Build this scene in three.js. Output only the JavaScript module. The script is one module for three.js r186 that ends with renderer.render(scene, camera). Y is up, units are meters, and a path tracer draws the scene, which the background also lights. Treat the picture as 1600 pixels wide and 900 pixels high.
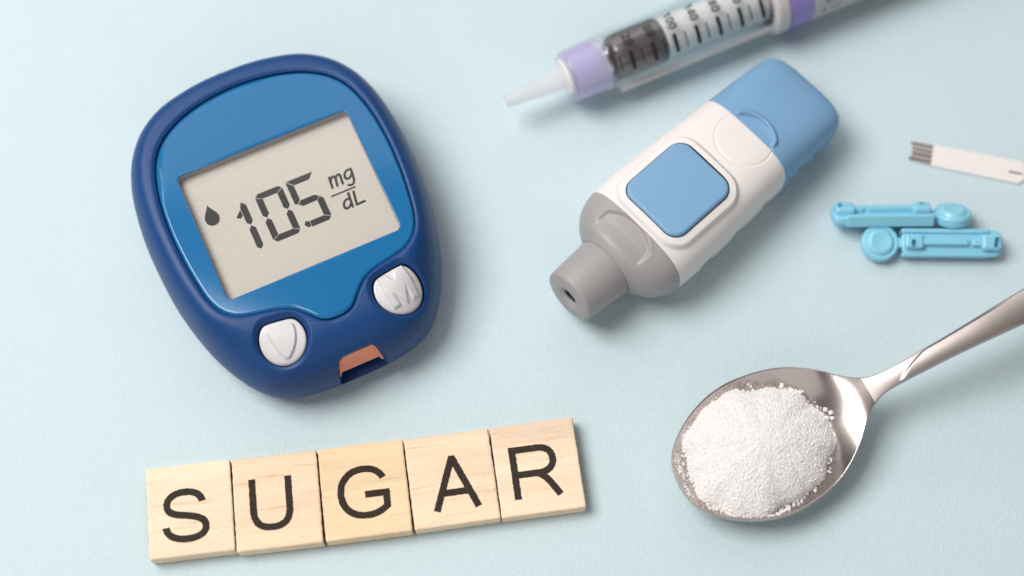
import * as THREE from 'three';
import { RoundedBoxGeometry } from 'three/addons/geometries/RoundedBoxGeometry.js';
import { mergeGeometries, mergeVertices, toCreasedNormals } from 'three/addons/utils/BufferGeometryUtils.js';
import { RectAreaLightUniformsLib } from 'three/addons/lights/RectAreaLightUniformsLib.js';
import { Brush, Evaluator, SUBTRACTION } from 'three-bvh-csg';

// ---------------------------------------------------------------- camera, light, exposure
const scene = new THREE.Scene();
const camera = new THREE.PerspectiveCamera(20.41, 16 / 9, 0.02, 20);
camera.position.set(0, 0.33825, 0.12984);
camera.lookAt(0, 0, 0);
camera.focus = 0.345;
camera.userData.fStop = 4.5;
scene.background = new THREE.Color().setRGB(0.13, 0.12, 0.115);
const renderer = new THREE.WebGLRenderer({ antialias: true });
renderer.setSize(1024, 576);
renderer.toneMapping = THREE.LinearToneMapping;
renderer.toneMappingExposure = 1;
renderer.shadowMap.enabled = true;
RectAreaLightUniformsLib.init();
const LAMPS = {
  key: { at: [-0.42, 0.76, -0.10], to: [0, 0, 0], size: [0.46, 0.46], power: 11.6, color: 0xfffaf6 },
  back: { at: [-0.14, 1.10, -1.02], to: [0, 0, 0], size: [1.5, 0.92], power: 1.25, color: 0xfffcfa },
  front: { at: [-0.1, 0.72, 1.0], to: [0, 0, 0], size: [1.9, 0.9], power: 0.68, color: 0xfffaf6 },
};
for (const L of Object.values(LAMPS)) {
  const lamp = new THREE.RectAreaLight(L.color, L.power, L.size[0], L.size[1]);
  lamp.position.set(...L.at); lamp.lookAt(...L.to); lamp.castShadow = true;
  scene.add(lamp); L.lamp = lamp;
}

// ---------------------------------------------------------------- helpers (shapes are given in millimetres)
const MM = 0.001;
function prng(seed) { let a = seed >>> 0; return () => { a = (a + 0x6D2B79F5) | 0; let t = Math.imul(a ^ (a >>> 15), 1 | a); t = (t + Math.imul(t ^ (t >>> 7), 61 | t)) ^ t; return ((t ^ (t >>> 14)) >>> 0) / 4294967296; }; }
const clamp = (x, a = 0, b = 1) => Math.min(b, Math.max(a, x));
const smooth = (a, b, x) => { const t = clamp((x - a) / (b - a)); return t * t * (3 - 2 * t); };
const lerp = (a, b, t) => a + (b - a) * t;
function hash2(x, y, s = 0) { let h = Math.imul(x, 374761393) + Math.imul(y, 668265263) + Math.imul(s, 2147483647 ^ 0x51ed27) | 0; h = Math.imul(h ^ (h >>> 13), 1274126177); return ((h ^ (h >>> 16)) >>> 0) / 4294967296; }
function noise(x, y, s = 0, px = 0, py = 0) {
  let i = Math.floor(x), j = Math.floor(y); const fx = x - i, fy = y - j, u = fx * fx * (3 - 2 * fx), v = fy * fy * (3 - 2 * fy);
  const w = (a, p) => p ? ((a % p) + p) % p : a;
  const a = hash2(w(i, px), w(j, py), s), b = hash2(w(i + 1, px), w(j, py), s), c = hash2(w(i, px), w(j + 1, py), s), d = hash2(w(i + 1, px), w(j + 1, py), s);
  return lerp(lerp(a, b, u), lerp(c, d, u), v);
}
// piecewise smooth function through points
function curve(pts) {
  return x => {
    const n = pts.length;
    if (x <= pts[0][0]) return pts[0][1];
    if (x >= pts[n - 1][0]) return pts[n - 1][1];
    let k = 0; while (x > pts[k + 1][0]) k++;
    const m = i => i <= 0 ? (pts[1][1] - pts[0][1]) / (pts[1][0] - pts[0][0]) : i >= n - 1 ? (pts[n - 1][1] - pts[n - 2][1]) / (pts[n - 1][0] - pts[n - 2][0]) : (pts[i + 1][1] - pts[i - 1][1]) / (pts[i + 1][0] - pts[i - 1][0]);
    const h = pts[k + 1][0] - pts[k][0], t = (x - pts[k][0]) / h, t2 = t * t, t3 = t2 * t;
    return (2 * t3 - 3 * t2 + 1) * pts[k][1] + (t3 - 2 * t2 + t) * h * m(k) + (-2 * t3 + 3 * t2) * pts[k + 1][1] + (t3 - t2) * h * m(k + 1);
  };
}
// surface from a grid of points; around = the second index closes on itself; ends may be closed with a fan
function surface(rows, { around = false, capFirst = null, capLast = null } = {}) {
  const R = rows.length, C = rows[0].length, pos = [], idx = [];
  for (const r of rows) for (const p of r) pos.push(p[0], p[1], p[2]);
  const id = (i, j) => i * C + (around ? (j + C) % C : j);
  for (let i = 0; i < R - 1; i++) for (let j = 0; j < (around ? C : C - 1); j++) {
    const a = id(i, j), b = id(i, j + 1), c = id(i + 1, j), d = id(i + 1, j + 1);
    idx.push(a, c, b, b, c, d);
  }
  const cap = (p, row, flip) => { const k = pos.length / 3; pos.push(...p); for (let j = 0; j < C; j++) { const a = id(row, j), b = id(row, j + 1); flip ? idx.push(k, b, a) : idx.push(k, a, b); } };
  if (capFirst) cap(capFirst, 0, false);
  if (capLast) cap(capLast, R - 1, true);
  const g = new THREE.BufferGeometry();
  g.setAttribute('position', new THREE.Float32BufferAttribute(pos, 3));
  g.setIndex(idx); g.computeVertexNormals();
  return g;
}
// uv in millimetres, from above (and from the side on steep faces)
function planarUV(g) {
  const p = g.attributes.position, n = g.attributes.normal, uv = new Float32Array(p.count * 2);
  for (let i = 0; i < p.count; i++) {
    const ax = Math.abs(n.getX(i)), ay = Math.abs(n.getY(i)), az = Math.abs(n.getZ(i));
    if (ay >= ax * 0.6 && ay >= az * 0.6) { uv[2 * i] = p.getX(i); uv[2 * i + 1] = p.getZ(i); }
    else if (ax > az) { uv[2 * i] = p.getZ(i); uv[2 * i + 1] = p.getY(i); } else { uv[2 * i] = p.getX(i); uv[2 * i + 1] = p.getY(i); }
  }
  g.setAttribute('uv', new THREE.BufferAttribute(uv, 2)); return g;
}
function part(name, g, material, parent, label) {
  if (!g.attributes.uv) planarUV(g);
  g.scale(MM, MM, MM);
  const m = new THREE.Mesh(g, material); m.name = name; m.castShadow = m.receiveShadow = true;
  if (label) m.userData.label = label;
  parent.add(m); return m;
}
function thing(name, label, category, x, z, turn, group) {
  const o = new THREE.Group(); o.name = name; scene.add(o);
  o.position.set(x * MM, 0, z * MM); o.rotation.y = turn;
  o.userData = { label, category }; if (group) o.userData.group = group;
  return o;
}
// closed outlines: lists of [x, z]
function splineOutline(pts, n = 240) {
  const c = new THREE.CatmullRomCurve3(pts.map(p => new THREE.Vector3(p[0], 0, p[1])), true, 'centripetal');
  return c.getSpacedPoints(n).slice(0, n).map(p => [p.x, p.z]);
}
const mirrored = half => [...half, ...half.slice(1, -1).reverse().map(p => [-p[0], p[1]])];
function roundedRect(x0, z0, x1, z1, r, n = 8) {
  const out = [];
  for (const [cx, cz, a] of [[x1 - r, z1 - r, 0], [x0 + r, z1 - r, 1], [x0 + r, z0 + r, 2], [x1 - r, z0 + r, 3]])
    for (let k = 0; k <= n; k++) { const t = (a + k / n) * Math.PI / 2; out.push([cx + r * Math.cos(t), cz + r * Math.sin(t)]); }
  return out;
}
function sdf(poly, x, z) {   // signed distance, negative inside
  let d = 1e9, inside = false;
  for (let i = 0, j = poly.length - 1; i < poly.length; j = i++) {
    const ax = poly[j][0], az = poly[j][1], bx = poly[i][0], bz = poly[i][1], ex = bx - ax, ez = bz - az, wx = x - ax, wz = z - az;
    const t = clamp((wx * ex + wz * ez) / (ex * ex + ez * ez + 1e-12)), qx = wx - ex * t, qz = wz - ez * t;
    d = Math.min(d, qx * qx + qz * qz);
    if ((az > z) !== (bz > z) && x < ex * (z - az) / ez + ax) inside = !inside;
  }
  return (inside ? -1 : 1) * Math.sqrt(d);
}
// distance from (cx, cz) to the outline in direction a
function polar(poly, cx, cz) {
  const tab = poly.map(p => [Math.atan2(p[1] - cz, p[0] - cx), Math.hypot(p[0] - cx, p[1] - cz)]).sort((a, b) => a[0] - b[0]);
  const N = tab.length;
  return a => {
    a = Math.atan2(Math.sin(a), Math.cos(a));
    let lo = 0, hi = N; while (lo < hi) { const m = (lo + hi) >> 1; tab[m][0] < a ? lo = m + 1 : hi = m; }
    const p = tab[(lo - 1 + N) % N], q = tab[lo % N];
    let d = q[0] - p[0], e = a - p[0]; if (d <= 0) d += 2 * Math.PI; if (e < 0) e += 2 * Math.PI;
    // straight chord between the two outline points
    const r1 = p[1], r2 = q[1]; return r1 * r2 * Math.sin(d) / (r1 * Math.sin(e) + r2 * Math.sin(d - e) || 1e-9);
  };
}
function prism(poly, y0, y1) {   // upright prism on an outline, for cutting
  const s = new THREE.Shape(poly.map(p => new THREE.Vector2(p[0], -p[1])));
  const g = new THREE.ExtrudeGeometry(s, { depth: y1 - y0, bevelEnabled: false });
  g.rotateX(-Math.PI / 2); g.translate(0, y0, 0); return g;
}
function slab(poly, y0, y1, bevel, seg = 3) {   // upright slab with rounded edges
  const s = new THREE.Shape(poly.map(p => new THREE.Vector2(p[0], -p[1])));
  const g = new THREE.ExtrudeGeometry(s, { depth: y1 - y0 - 2 * bevel, bevelEnabled: true, bevelThickness: bevel, bevelSize: bevel, bevelOffset: -bevel, bevelSegments: seg, curveSegments: 8 });
  g.rotateX(-Math.PI / 2); g.translate(0, y0 + bevel, 0);
  return toCreasedNormals(g, 0.6);
}
function carve(g, cutters) {
  const ev = new Evaluator(); ev.attributes = ['position', 'normal']; ev.useGroups = false;
  const strip = q => { q = q.index ? q : mergeVertices(q); for (const k of Object.keys(q.attributes)) if (k !== 'position' && k !== 'normal') q.deleteAttribute(k); return q; };
  let a = new Brush(strip(g)); a.updateMatrixWorld();
  for (const c of cutters) { const b = new Brush(strip(c)); b.updateMatrixWorld(); a = ev.evaluate(a, b, SUBTRACTION); a.updateMatrixWorld(); }
  return a.geometry;
}
function lathe(profile, seg = 64) { return new THREE.LatheGeometry(profile.map(p => new THREE.Vector2(p[0], p[1])), seg); }   // [radius, along]
const alongX = g => g.rotateZ(-Math.PI / 2);   // the turning axis (up) becomes +x

// ---------------------------------------------------------------- textures
function grainMap(size, fn, srgb = false) {
  const d = new Uint8Array(size * size * 4);
  for (let y = 0; y < size; y++) for (let x = 0; x < size; x++) { const c = fn(x / size, y / size), k = 4 * (y * size + x); if (typeof c === 'number') d[k] = d[k + 1] = d[k + 2] = clamp(c) * 255; else { d[k] = clamp(c[0]) * 255; d[k + 1] = clamp(c[1]) * 255; d[k + 2] = clamp(c[2]) * 255; } d[k + 3] = 255; }
  const t = new THREE.DataTexture(d, size, size); t.wrapS = t.wrapT = THREE.RepeatWrapping; t.magFilter = THREE.LinearFilter; t.minFilter = THREE.LinearFilter;
  if (srgb) t.colorSpace = THREE.SRGBColorSpace; t.needsUpdate = true; return t;
}
const scaled = (t, mm) => { const c = t.clone(); c.repeat.set(1 / mm, 1 / mm); c.needsUpdate = true; return c; };
const oct = (u, v, f, s) => noise(u * f, v * f, s, f, f);
const fineGrain = grainMap(512, (u, v) => 0.5 * oct(u, v, 128, 1) + 0.3 * oct(u, v, 256, 2) + 0.2 * oct(u, v, 40, 3));
const paperGrain = grainMap(1024, (u, v) => 0.42 * oct(u, v, 200, 4) + 0.3 * oct(u, v, 90, 5) + 0.2 * oct(u, v, 400, 6) + 0.08 * oct(u, v, 24, 7));
const paperTone = grainMap(1024, (u, v) => { const n = 0.5 * oct(u, v, 220, 8) + 0.25 * oct(u, v, 70, 9) + 0.25 * oct(u, v, 12, 10), k = 0.94 + 0.06 * n; const sp = hash2(Math.floor(u * 1024), Math.floor(v * 1024), 77) > 0.99997 ? 0.75 : 1; return [k * sp, k * sp, k * sp]; });

// ---------------------------------------------------------------- materials
const lin = (r, g, b) => new THREE.Color().setRGB(r, g, b);
const std = o => new THREE.MeshStandardMaterial(o);
const phys = o => new THREE.MeshPhysicalMaterial(o);
const M = {
  paper: std({ color: lin(0.595, 0.735, 0.785), roughness: 0.92, map: scaled(paperTone, 90), bumpMap: scaled(paperGrain, 70), bumpScale: 0.0001 }),
  navy: phys({ color: lin(0.006, 0.055, 0.20), specularIntensity: 0.7, roughness: 0.44, bumpMap: scaled(fineGrain, 22), bumpScale: 0.000028}),
  lens: phys({ color: lin(0.007, 0.148, 0.365), roughness: 0.5, specularIntensity: 0.1, clearcoat: 1, clearcoatRoughness: 0.07 }),
  bezelWall: std({ color: lin(0.30, 0.28, 0.30), roughness: 0.8 }),
  whitePlastic: phys({ color: lin(0.69, 0.69, 0.705), roughness: 0.33 }),
  darkGap: std({ color: lin(0.01, 0.01, 0.014), roughness: 0.9 }),
  orange: std({ color: lin(0.98, 0.36, 0.22), roughness: 0.55 }),
  pane: phys({ color: lin(1, 1, 1), roughness: 0.02, transmission: 1, thickness: 0, ior: 1.45 }),
  deviceWhite: phys({ color: lin(0.83, 0.80, 0.785), roughness: 0.48, bumpMap: scaled(fineGrain, 26), bumpScale: 0.00001 }),
  deviceBlue: phys({ color: lin(0.195, 0.385, 0.605), roughness: 0.5, bumpMap: scaled(fineGrain, 24), bumpScale: 0.000016 }),
  deviceGrey: phys({ color: lin(0.365, 0.348, 0.356), roughness: 0.44, bumpMap: scaled(fineGrain, 20), bumpScale: 0.00003 }),
  lancetBlue: phys({ color: lin(0.30, 0.72, 0.91), roughness: 0.36, transmission: 0.12, thickness: 0, clearcoat: 0.2 }),
  steel: std({ color: lin(0.56, 0.51, 0.495), metalness: 1, roughness: 0.2, bumpMap: scaled(fineGrain, 30), bumpScale: 0.000002 }),
  steelSatin: std({ color: lin(0.52, 0.465, 0.45), metalness: 1, roughness: 0.4, bumpMap: scaled(fineGrain, 30), bumpScale: 0.000004 }),
};
M.lancetHole = std({ color: lin(0.0, 0.07, 0.2), roughness: 0.6 });

// ---------------------------------------------------------------- the surface
{
  const g = new THREE.PlaneGeometry(620, 480); g.rotateX(-Math.PI / 2); g.translate(-10, 0, -15);
  const m = part('paper_surface', g, M.paper, scene); m.castShadow = false;
  const uv = m.geometry.attributes.uv, p = m.geometry.attributes.position;
  for (let i = 0; i < p.count; i++) uv.setXY(i, p.getX(i) / MM, p.getZ(i) / MM);
  m.userData = { kind: 'structure', label: 'pale blue paper surface under all the objects' };
  const tb = new THREE.BoxGeometry(2200, 30, 1800); tb.translate(0, -16, 0);
  const table = part('table_surface', tb, std({ color: lin(0.05, 0.04, 0.035), roughness: 0.6 }), scene); table.userData = { kind: 'structure', label: 'dark table under the paper' };
}
// the two studio lamps above, outside the frame
Object.values(LAMPS).forEach((L, i) => {
  const t = new THREE.Group(); t.name = 'studio_softbox' + (i ? '_00' + i : ''); scene.add(t);
  t.position.set(...L.at); t.quaternion.copy(L.lamp.quaternion);
  t.userData = { label: ['square studio softbox lamp high at the left', 'wide studio softbox lamp hanging behind the table', 'wide studio softbox lamp standing in front of the table'][i], category: 'lamp' };
  const [w, h] = L.size;
  const front = new THREE.PlaneGeometry(w * 1000, h * 1000); front.rotateY(Math.PI); front.translate(0, 0, 3);
  part('diffuser', front, std({ color: 0x888888, emissive: L.color, emissiveIntensity: 0.05 }), t);
  const back = new RoundedBoxGeometry(w * 1000 + 30, h * 1000 + 30, 60, 2, 10); back.translate(0, 0, 40);
  part('housing', back, std({ color: 0x151515, roughness: 0.8 }), t);
});

// ---------------------------------------------------------------- glucose meter
{
  const t = thing('glucose_meter', 'dark blue glucose meter with a screen reading 105 mg/dL and two white buttons', 'glucose meter', -49.5, -12.2, 0.43);
  const outline = splineOutline(mirrored([[0, -42.2], [5, -42.05], [10.6, -41.2], [17.6, -39], [23.4, -34.8], [27.4, -29.2], [29.7, -23], [30.9, -16], [31.4, -8], [31.2, 0], [30.4, 8.5], [28.8, 16.2], [26.8, 22.6], [24.2, 28.2], [21.6, 32.2], [18.6, 35.3], [14.6, 37.4], [9.5, 38.5], [4.5, 38.85], [0, 38.9]].map(p => [p[0], p[1] < 0 ? p[1] * 0.91 : p[1]])), 900);
  const LX = 0.7;
  const lensPts = mirrored([[0, -31.9], [5.5, -31.5], [10.6, -30.5], [15.6, -28.6], [19.8, -25.7], [22.6, -22], [24.3, -17.3], [25.3, -12], [25.75, -5], [25.5, 2], [24.7, 9], [23.7, 14], [22, 17.4], [19.2, 19.6], [15.6, 20.6], [11.6, 21.4], [8.3, 22.7], [5.9, 24.8], [3.6, 27.2], [1.6, 28], [0, 28.1]]).map(p => [p[0] + LX, p[1] + 0.9]);
  const lens = splineOutline(lensPts, 400);
  const cx = 1, cz = -1;
  const button = (bx, bz, tilt, r) => {   // circle with a flat at the top
    const out = [];
    for (let k = 0; k < 180; k++) {
      const a = k * Math.PI / 90, d = Math.cos(a - (-Math.PI / 2 + tilt));
      const flat = d > 0.05 ? r * 0.80 / d : 99, n = 16;
      out.push([bx + Math.cos(a) * Math.pow(Math.pow(r, -n) + Math.pow(flat, -n), -1 / n), bz + Math.sin(a) * Math.pow(Math.pow(r, -n) + Math.pow(flat, -n), -1 / n)]);
    }
    return out;
  };
  const B = [{ x: -12.0, z: 28.6, tilt: 0.13, r: 5.0 }, { x: 14.65, z: 28.1, tilt: -0.14, r: 5.15 }];
  for (const b of B) { b.out = button(b.x, b.z, b.tilt, b.r); b.gap = button(b.x, b.z, b.tilt, b.r + 0.36); }
  // body
  const rOf = polar(outline, 0, 0), EQ = 7.5, TOP = 21;
  const NA = 900, top = (x, z, d) => {
    const low = smooth(16, 30, z), w = lerp(5.6, 10.5, low), T = TOP - 1.6 * low * smooth(14, 36, z);
    const q = clamp(1 - d / w);
    let y = EQ + (T - EQ) * Math.pow(1 - Math.pow(q, 2.5 - 0.4 * low), 1 / 2.1);
    return y;
  };
  const dress = (x, z, y) => {
    const near = sdf(lens, x, z);
    y -= 0.55 * (1 - smooth(-0.1, 0.75, near));
    for (const b of B) { const s = Math.hypot(x - b.x, z - b.z) < 8 ? sdf(b.out, x, z) : 9; y -= 0.85 * (1 - smooth(0.15, 1.35, s)); }
    return y;
  };
  const rows = [];
  const ring = (off, y) => { const r = []; for (let j = 0; j < NA; j++) { const a = j / NA * 2 * Math.PI, R = rOf(a) - off; r.push([R * Math.cos(a), y, R * Math.sin(a)]); } return r; };
  rows.push(ring(7, 0.6), ring(6, 0.3), ring(5, 0.35));
  for (let k = 1; k <= 10; k++) { const a = k / 10 * Math.PI / 2; rows.push(ring(5 - 5 * Math.sin(a), EQ - 7.1 * Math.cos(a))); }
  const dist = []; for (let k = 1; k <= 34; k++) dist.push(9.5 * Math.pow(k / 34, 1.7));
  const kOf = []; for (let j = 0; j < NA; j++) { const a = j / NA * 2 * Math.PI, e = 0.004, r = rOf(a), dr = (rOf(a + e) - rOf(a - e)) / (2 * e); kOf.push(1 / Math.hypot(1, dr / r)); }
  const inner = []; for (let k = 1; k <= 150; k++) inner.push(k / 151);
  for (const d of dist) { const r = []; for (let j = 0; j < NA; j++) { const a = j / NA * 2 * Math.PI, R = rOf(a) - d / kOf[j], x = R * Math.cos(a), z = R * Math.sin(a); r.push([x, dress(x, z, top(x, z, d)), z]); } rows.push(r); }
  for (const f of inner) { const r = []; for (let j = 0; j < NA; j++) { const a = j / NA * 2 * Math.PI, R = (rOf(a) - 9.5 / kOf[j]) * (1 - f), x = R * Math.cos(a), z = R * Math.sin(a); r.push([x, dress(x, z, top(x, z, 9.5 + f * 20)), z]); } rows.push(r); }
  let g = surface(rows, { around: true, capFirst: [0, 0.6, 0], capLast: [0, TOP - 0.55, 0] });
  const slotPoly = [...[[-4.7, 41.5], [-4.5, 39.6], [-3.5, 37.4], [-3.1, 36.8], [-2.5, 36.4], [-1.8, 36.25]], ...[[4.2, 36.1], [5.0, 36.2], [5.6, 36.6], [6.1, 37.2], [7.6, 39.6], [7.8, 41.5]]];
  const bigger = (p, e) => {
    let area = 0; p.forEach((q, i) => { const r = p[(i + 1) % p.length]; area += q[0] * r[1] - r[0] * q[1]; });
    return p.map((q, i) => { const a = p[(i + p.length - 2) % p.length], b = p[(i + 2) % p.length], dx = b[0] - a[0], dz = b[1] - a[1], l = Math.hypot(dx, dz), f = Math.sign(area) * e / l; return [q[0] + dz * f, q[1] - dx * f]; });
  };
  g = carve(g, [prism(bigger(lens, 0.12), 17.0, 40), ...B.map(b => prism(b.gap, 13.5, 40)), prism(slotPoly, 5.6, 40), prism(roundedRect(-2.95, 34.9, 5.45, 37.5, 0.4, 4), 5.7, 13.9)]);
  part('body', g, M.navy, t);
  // window surround: a blue gloss plate round the screen
  const hole = roundedRect(-19.3, -15.3, 20.75, 16.35, 1.3, 8);
  const rl = polar(lens, cx, cz), rh = polar(hole, cx, cz), LT = 20.35, NL = 600;
  const lr = [];
  const angles = []; for (let j = 0; j < NL; j++) angles.push(j / NL * 2 * Math.PI);
  for (const p of hole) angles.push((Math.atan2(p[1] - cz, p[0] - cx) + 2 * Math.PI) % (2 * Math.PI)); angles.sort((a, b) => a - b);
  const lring = f => lr.push(angles.map(f));
  lring(a => { const R = rl(a) - 0.05; return [cx + R * Math.cos(a), 17.2, cz + R * Math.sin(a)]; });
  for (let k = 0; k <= 44; k++) {
    const s = Math.pow(k / 44, 2.4);
    lring(a => { const R0 = rl(a) - 0.05, R1 = rh(a) + 0.06, R = lerp(R0, R1, s), d = R0 - R, w = lerp(0.75, 4.6, smooth(0.72, 1.0, -0.45 * Math.cos(a) - 0.89 * Math.sin(a))), q = clamp(1 - d / w); return [cx + R * Math.cos(a), LT - 0.5 * q * q, cz + R * Math.sin(a)]; });
  }
  lring(a => { const R = rh(a); return [cx + R * Math.cos(a), LT - 0.05, cz + R * Math.sin(a)]; });
  lring(a => { const R = rh(a); return [cx + R * Math.cos(a), LT - 0.7, cz + R * Math.sin(a)]; });
  const face = part('screen_surround', surface(lr, { around: true }), M.lens, t);
  // wall of the recess, screen and clear cover
  const wr = [LT - 0.7, 17.95].map(y => angles.map(a => { const R = rh(a) + (y > 18 ? 0 : 0.02); return [cx + R * Math.cos(a), y, cz + R * Math.sin(a)]; }));
  part('recess_wall', surface(wr, { around: true }), M.bezelWall, t);
  // the liquid crystal screen: print on a flat plate
  const W = 42, H = 33, X0 = -19.7, Z0 = -17.4, PX = 30;
  const cv = document.createElement('canvas'); cv.width = W * PX; cv.height = H * PX; const c = cv.getContext('2d');
  c.fillStyle = '#c2bdb4'; c.fillRect(0, 0, cv.width, cv.height);
  { const im = c.getImageData(0, 0, cv.width, cv.height), d = im.data; for (let y = 0; y < cv.height; y++) for (let x = 0; x < cv.width; x++) { const k = 4 * (y * cv.width + x), n = (hash2(x >> 2, y >> 2, 5) - 0.5) * 9 + (noise(x / 9, y / 9, 6) - 0.5) * 5; d[k] += n; d[k + 1] += n; d[k + 2] += n; } c.putImageData(im, 0, 0); }
  c.setTransform(PX, 0, 0, PX, -X0 * PX, -Z0 * PX);
  c.fillStyle = c.strokeStyle = '#262625';
  const poly = pts => { c.beginPath(); pts.forEach((p, i) => i ? c.lineTo(p[0], p[1]) : c.moveTo(p[0], p[1])); c.closePath(); c.fill(); };
  // seven-segment figures
  const w = 1.5, e = 0.06, k = 0.62;
  const segs = (x0, z0, x1, z1) => { const zm = (z0 + z1) / 2, b = 0.75; return {
    a: [[x0 + b + e, z0], [x1 - b - e, z0], [x1 - e - 0.05, z0 + b - e], [x1 - w - e, z0 + w], [x0 + w + e, z0 + w], [x0 + e + 0.05, z0 + b - e]],
    b: [[x1 - w, z0 + w + e], [x1 - 0.02, z0 + b + e], [x1, z0 + b + 0.2], [x1, zm - 0.85], [x1 - w / 2, zm - 0.06], [x1 - w, zm - 0.85]],
    c: [[x1 - w, zm + 0.85], [x1 - w / 2, zm + 0.06], [x1, zm + 0.85], [x1, z1 - b - 0.2], [x1 - 0.02, z1 - b - e], [x1 - w, z1 - w - e]],
    d: [[x0 + w + e, z1 - w], [x1 - w - e, z1 - w], [x1 - e - 0.05, z1 - b + e], [x1 - b - e, z1], [x0 + b + e, z1], [x0 + e + 0.05, z1 - b + e]],
    e: [[x0 + w, zm + 0.85], [x0 + w / 2, zm + 0.06], [x0, zm + 0.85], [x0, z1 - b - 0.2], [x0 + 0.02, z1 - b - e], [x0 + w, z1 - w - e]],
    f: [[x0 + w, z0 + w + e], [x0 + 0.02, z0 + b + e], [x0, z0 + b + 0.2], [x0, zm - 0.85], [x0 + w / 2, zm - 0.06], [x0 + w, zm - 0.85]],
  }; };
  const z = segs(-5.4, -6, 1.0, 6.35); for (const n of 'abcdef') poly(z[n]);
  const x1 = -7.7, zt = -5.7, zb = 6.4; // the 1
  poly([[x1 - w, zt + 1.2], [x1 - 0.9, zt], [x1, zt + 1.0], [x1, -0.6], [x1 - w / 2, 0.18], [x1 - w, -0.6]]);
  poly([[x1 - w, 1.2], [x1 - w / 2, 0.3], [x1, 1.2], [x1, zb - 0.7], [x1 - w / 2, zb], [x1 - w, zb - 0.7]]);
  poly([[x1 - w - 0.12, zt + 1.6], [x1 - w - 0.12, zt + 3.2], [x1 - w - 0.8, zt + 3.7], [x1 - w - 1.6, zt + 3.1]]);
  // the 5
  const f0 = 2.0, f1 = 8.35, ft = -6.1, fb = 6.2, fm = 0.05;
  poly([[f0 + 0.15, ft], [f1 + 0.1, ft], [f1 - 1.3, ft + 1.5], [f0 + 1.55, ft + 1.5]]);
  poly([[f0, ft + 0.1], [f0 + 1.45, ft + 1.6], [f0 + 1.45, fm - 1.0], [f0 + 0.65, fm - 0.1], [f0, fm - 0.3]]);
  poly([[f0 + 1.5, fm - 0.75], [f1 - 1.6, fm - 0.75], [f1 - 0.75, fm - 0.1], [f1 - 1.5, fm + 0.75], [f0 + 1.5, fm + 0.75], [f0 + 0.75, fm]]);
  poly([[f1 - 1.5, fm + 0.85], [f1 - 0.65, fm - 0.02], [f1, fm + 0.75], [f1, fb - 1.0], [f1 - 0.05, fb - 0.82], [f1 - 1.5, fb - 1.6]]);
  poly([[f0 + 1.5, fb - 1.5], [f1 - 1.6, fb - 1.5], [f1 - 0.12, fb - 0.75], [f1 - 0.8, fb], [f0 + 1.5, fb]]);
  poly([[f0 + 1.4, fb - 1.5], [f0 + 1.4, fb - 0.15], [f0 + 0.55, fb - 0.3], [f0 + 0.1, fb - 1.1], [f0 + 0.6, fb - 1.8]]);
  // the drop
  c.beginPath(); c.moveTo(-15.55, -8.2); c.bezierCurveTo(-15.3, -7, -14.0, -6, -14.0, -4.75); c.bezierCurveTo(-14.0, -3.6, -14.7, -2.95, -15.6, -2.95); c.bezierCurveTo(-16.5, -2.95, -17.2, -3.6, -17.2, -4.75); c.bezierCurveTo(-17.2, -6, -15.9, -7, -15.55, -8.2); c.fill();
  // the unit
  c.lineWidth = 0.4; c.beginPath(); c.moveTo(9.95, 1.3); c.lineTo(15.75, 1.3); c.stroke();
  c.lineWidth = 0.55; c.lineCap = c.lineJoin = 'round';
  const letters = (x, zz, s, draw) => { c.save(); c.transform(s, 0, -0.14 * s, s, x, zz); c.lineWidth = 0.57 / s; c.beginPath(); draw(); c.stroke(); c.restore(); };
  letters(11.0, -0.55, 1, () => { c.moveTo(-0.1, -2.6); c.lineTo(0, 0); c.moveTo(0, -1.5); c.bezierCurveTo(0.2, -2.6, 1.15, -2.9, 1.2, -1.8); c.lineTo(1.2, 0); c.moveTo(1.2, -1.5); c.bezierCurveTo(1.4, -2.6, 2.3, -2.9, 2.4, -1.8); c.lineTo(2.45, 0); });
  letters(14.35, -0.55, 1, () => { c.moveTo(1.6, -2.5); c.bezierCurveTo(0.4, -3.0, -0.2, -1.9, 0, -1.1); c.bezierCurveTo(0.2, -0.3, 1.2, -0.5, 1.6, -1.5); c.moveTo(1.7, -2.6); c.bezierCurveTo(1.75, -1.4, 1.9, 0.2, 1.5, 0.8); c.bezierCurveTo(1.2, 1.25, 0.5, 1.1, 0.25, 0.8); });
  letters(11.6, 5.4, 1, () => { c.moveTo(1.55, -1.9); c.bezierCurveTo(0.6, -2.5, -0.2, -1.5, 0, -0.6); c.bezierCurveTo(0.2, 0.3, 1.2, 0, 1.6, -0.9); c.moveTo(1.6, -3.3); c.lineTo(1.75, 0.05); });
  letters(14.3, 5.4, 1, () => { c.moveTo(0.1, -3.2); c.lineTo(0.05, 0); c.lineTo(1.9, -0.1); });
  const lcd = new THREE.CanvasTexture(cv); lcd.colorSpace = THREE.SRGBColorSpace; lcd.flipY = false;
  const sg = new THREE.PlaneGeometry(W, H); sg.rotateX(-Math.PI / 2); sg.translate(X0 + W / 2, 18.0, Z0 + H / 2 + 0.7);
  { const uv = sg.attributes.uv, p = sg.attributes.position; for (let i = 0; i < p.count; i++) uv.setXY(i, (p.getX(i) - X0) / W, (p.getZ(i) - 0.7 - Z0) / H); }
  part('screen', sg, std({ map: lcd, roughness: 0.6 }), t);
  const pr = [rhs => rhs].map(() => angles.map(a => { const R = rh(a) - 0.01; return [cx + R * Math.cos(a), LT - 0.1, cz + R * Math.sin(a)]; }));
  part('screen_cover', surface([pr[0], pr[0].map(p => [lerp(cx, p[0], 0.5), p[1], lerp(cz, p[2], 0.5)])], { around: true, capLast: [cx, LT - 0.1, cz] }), M.pane, t);
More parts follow.
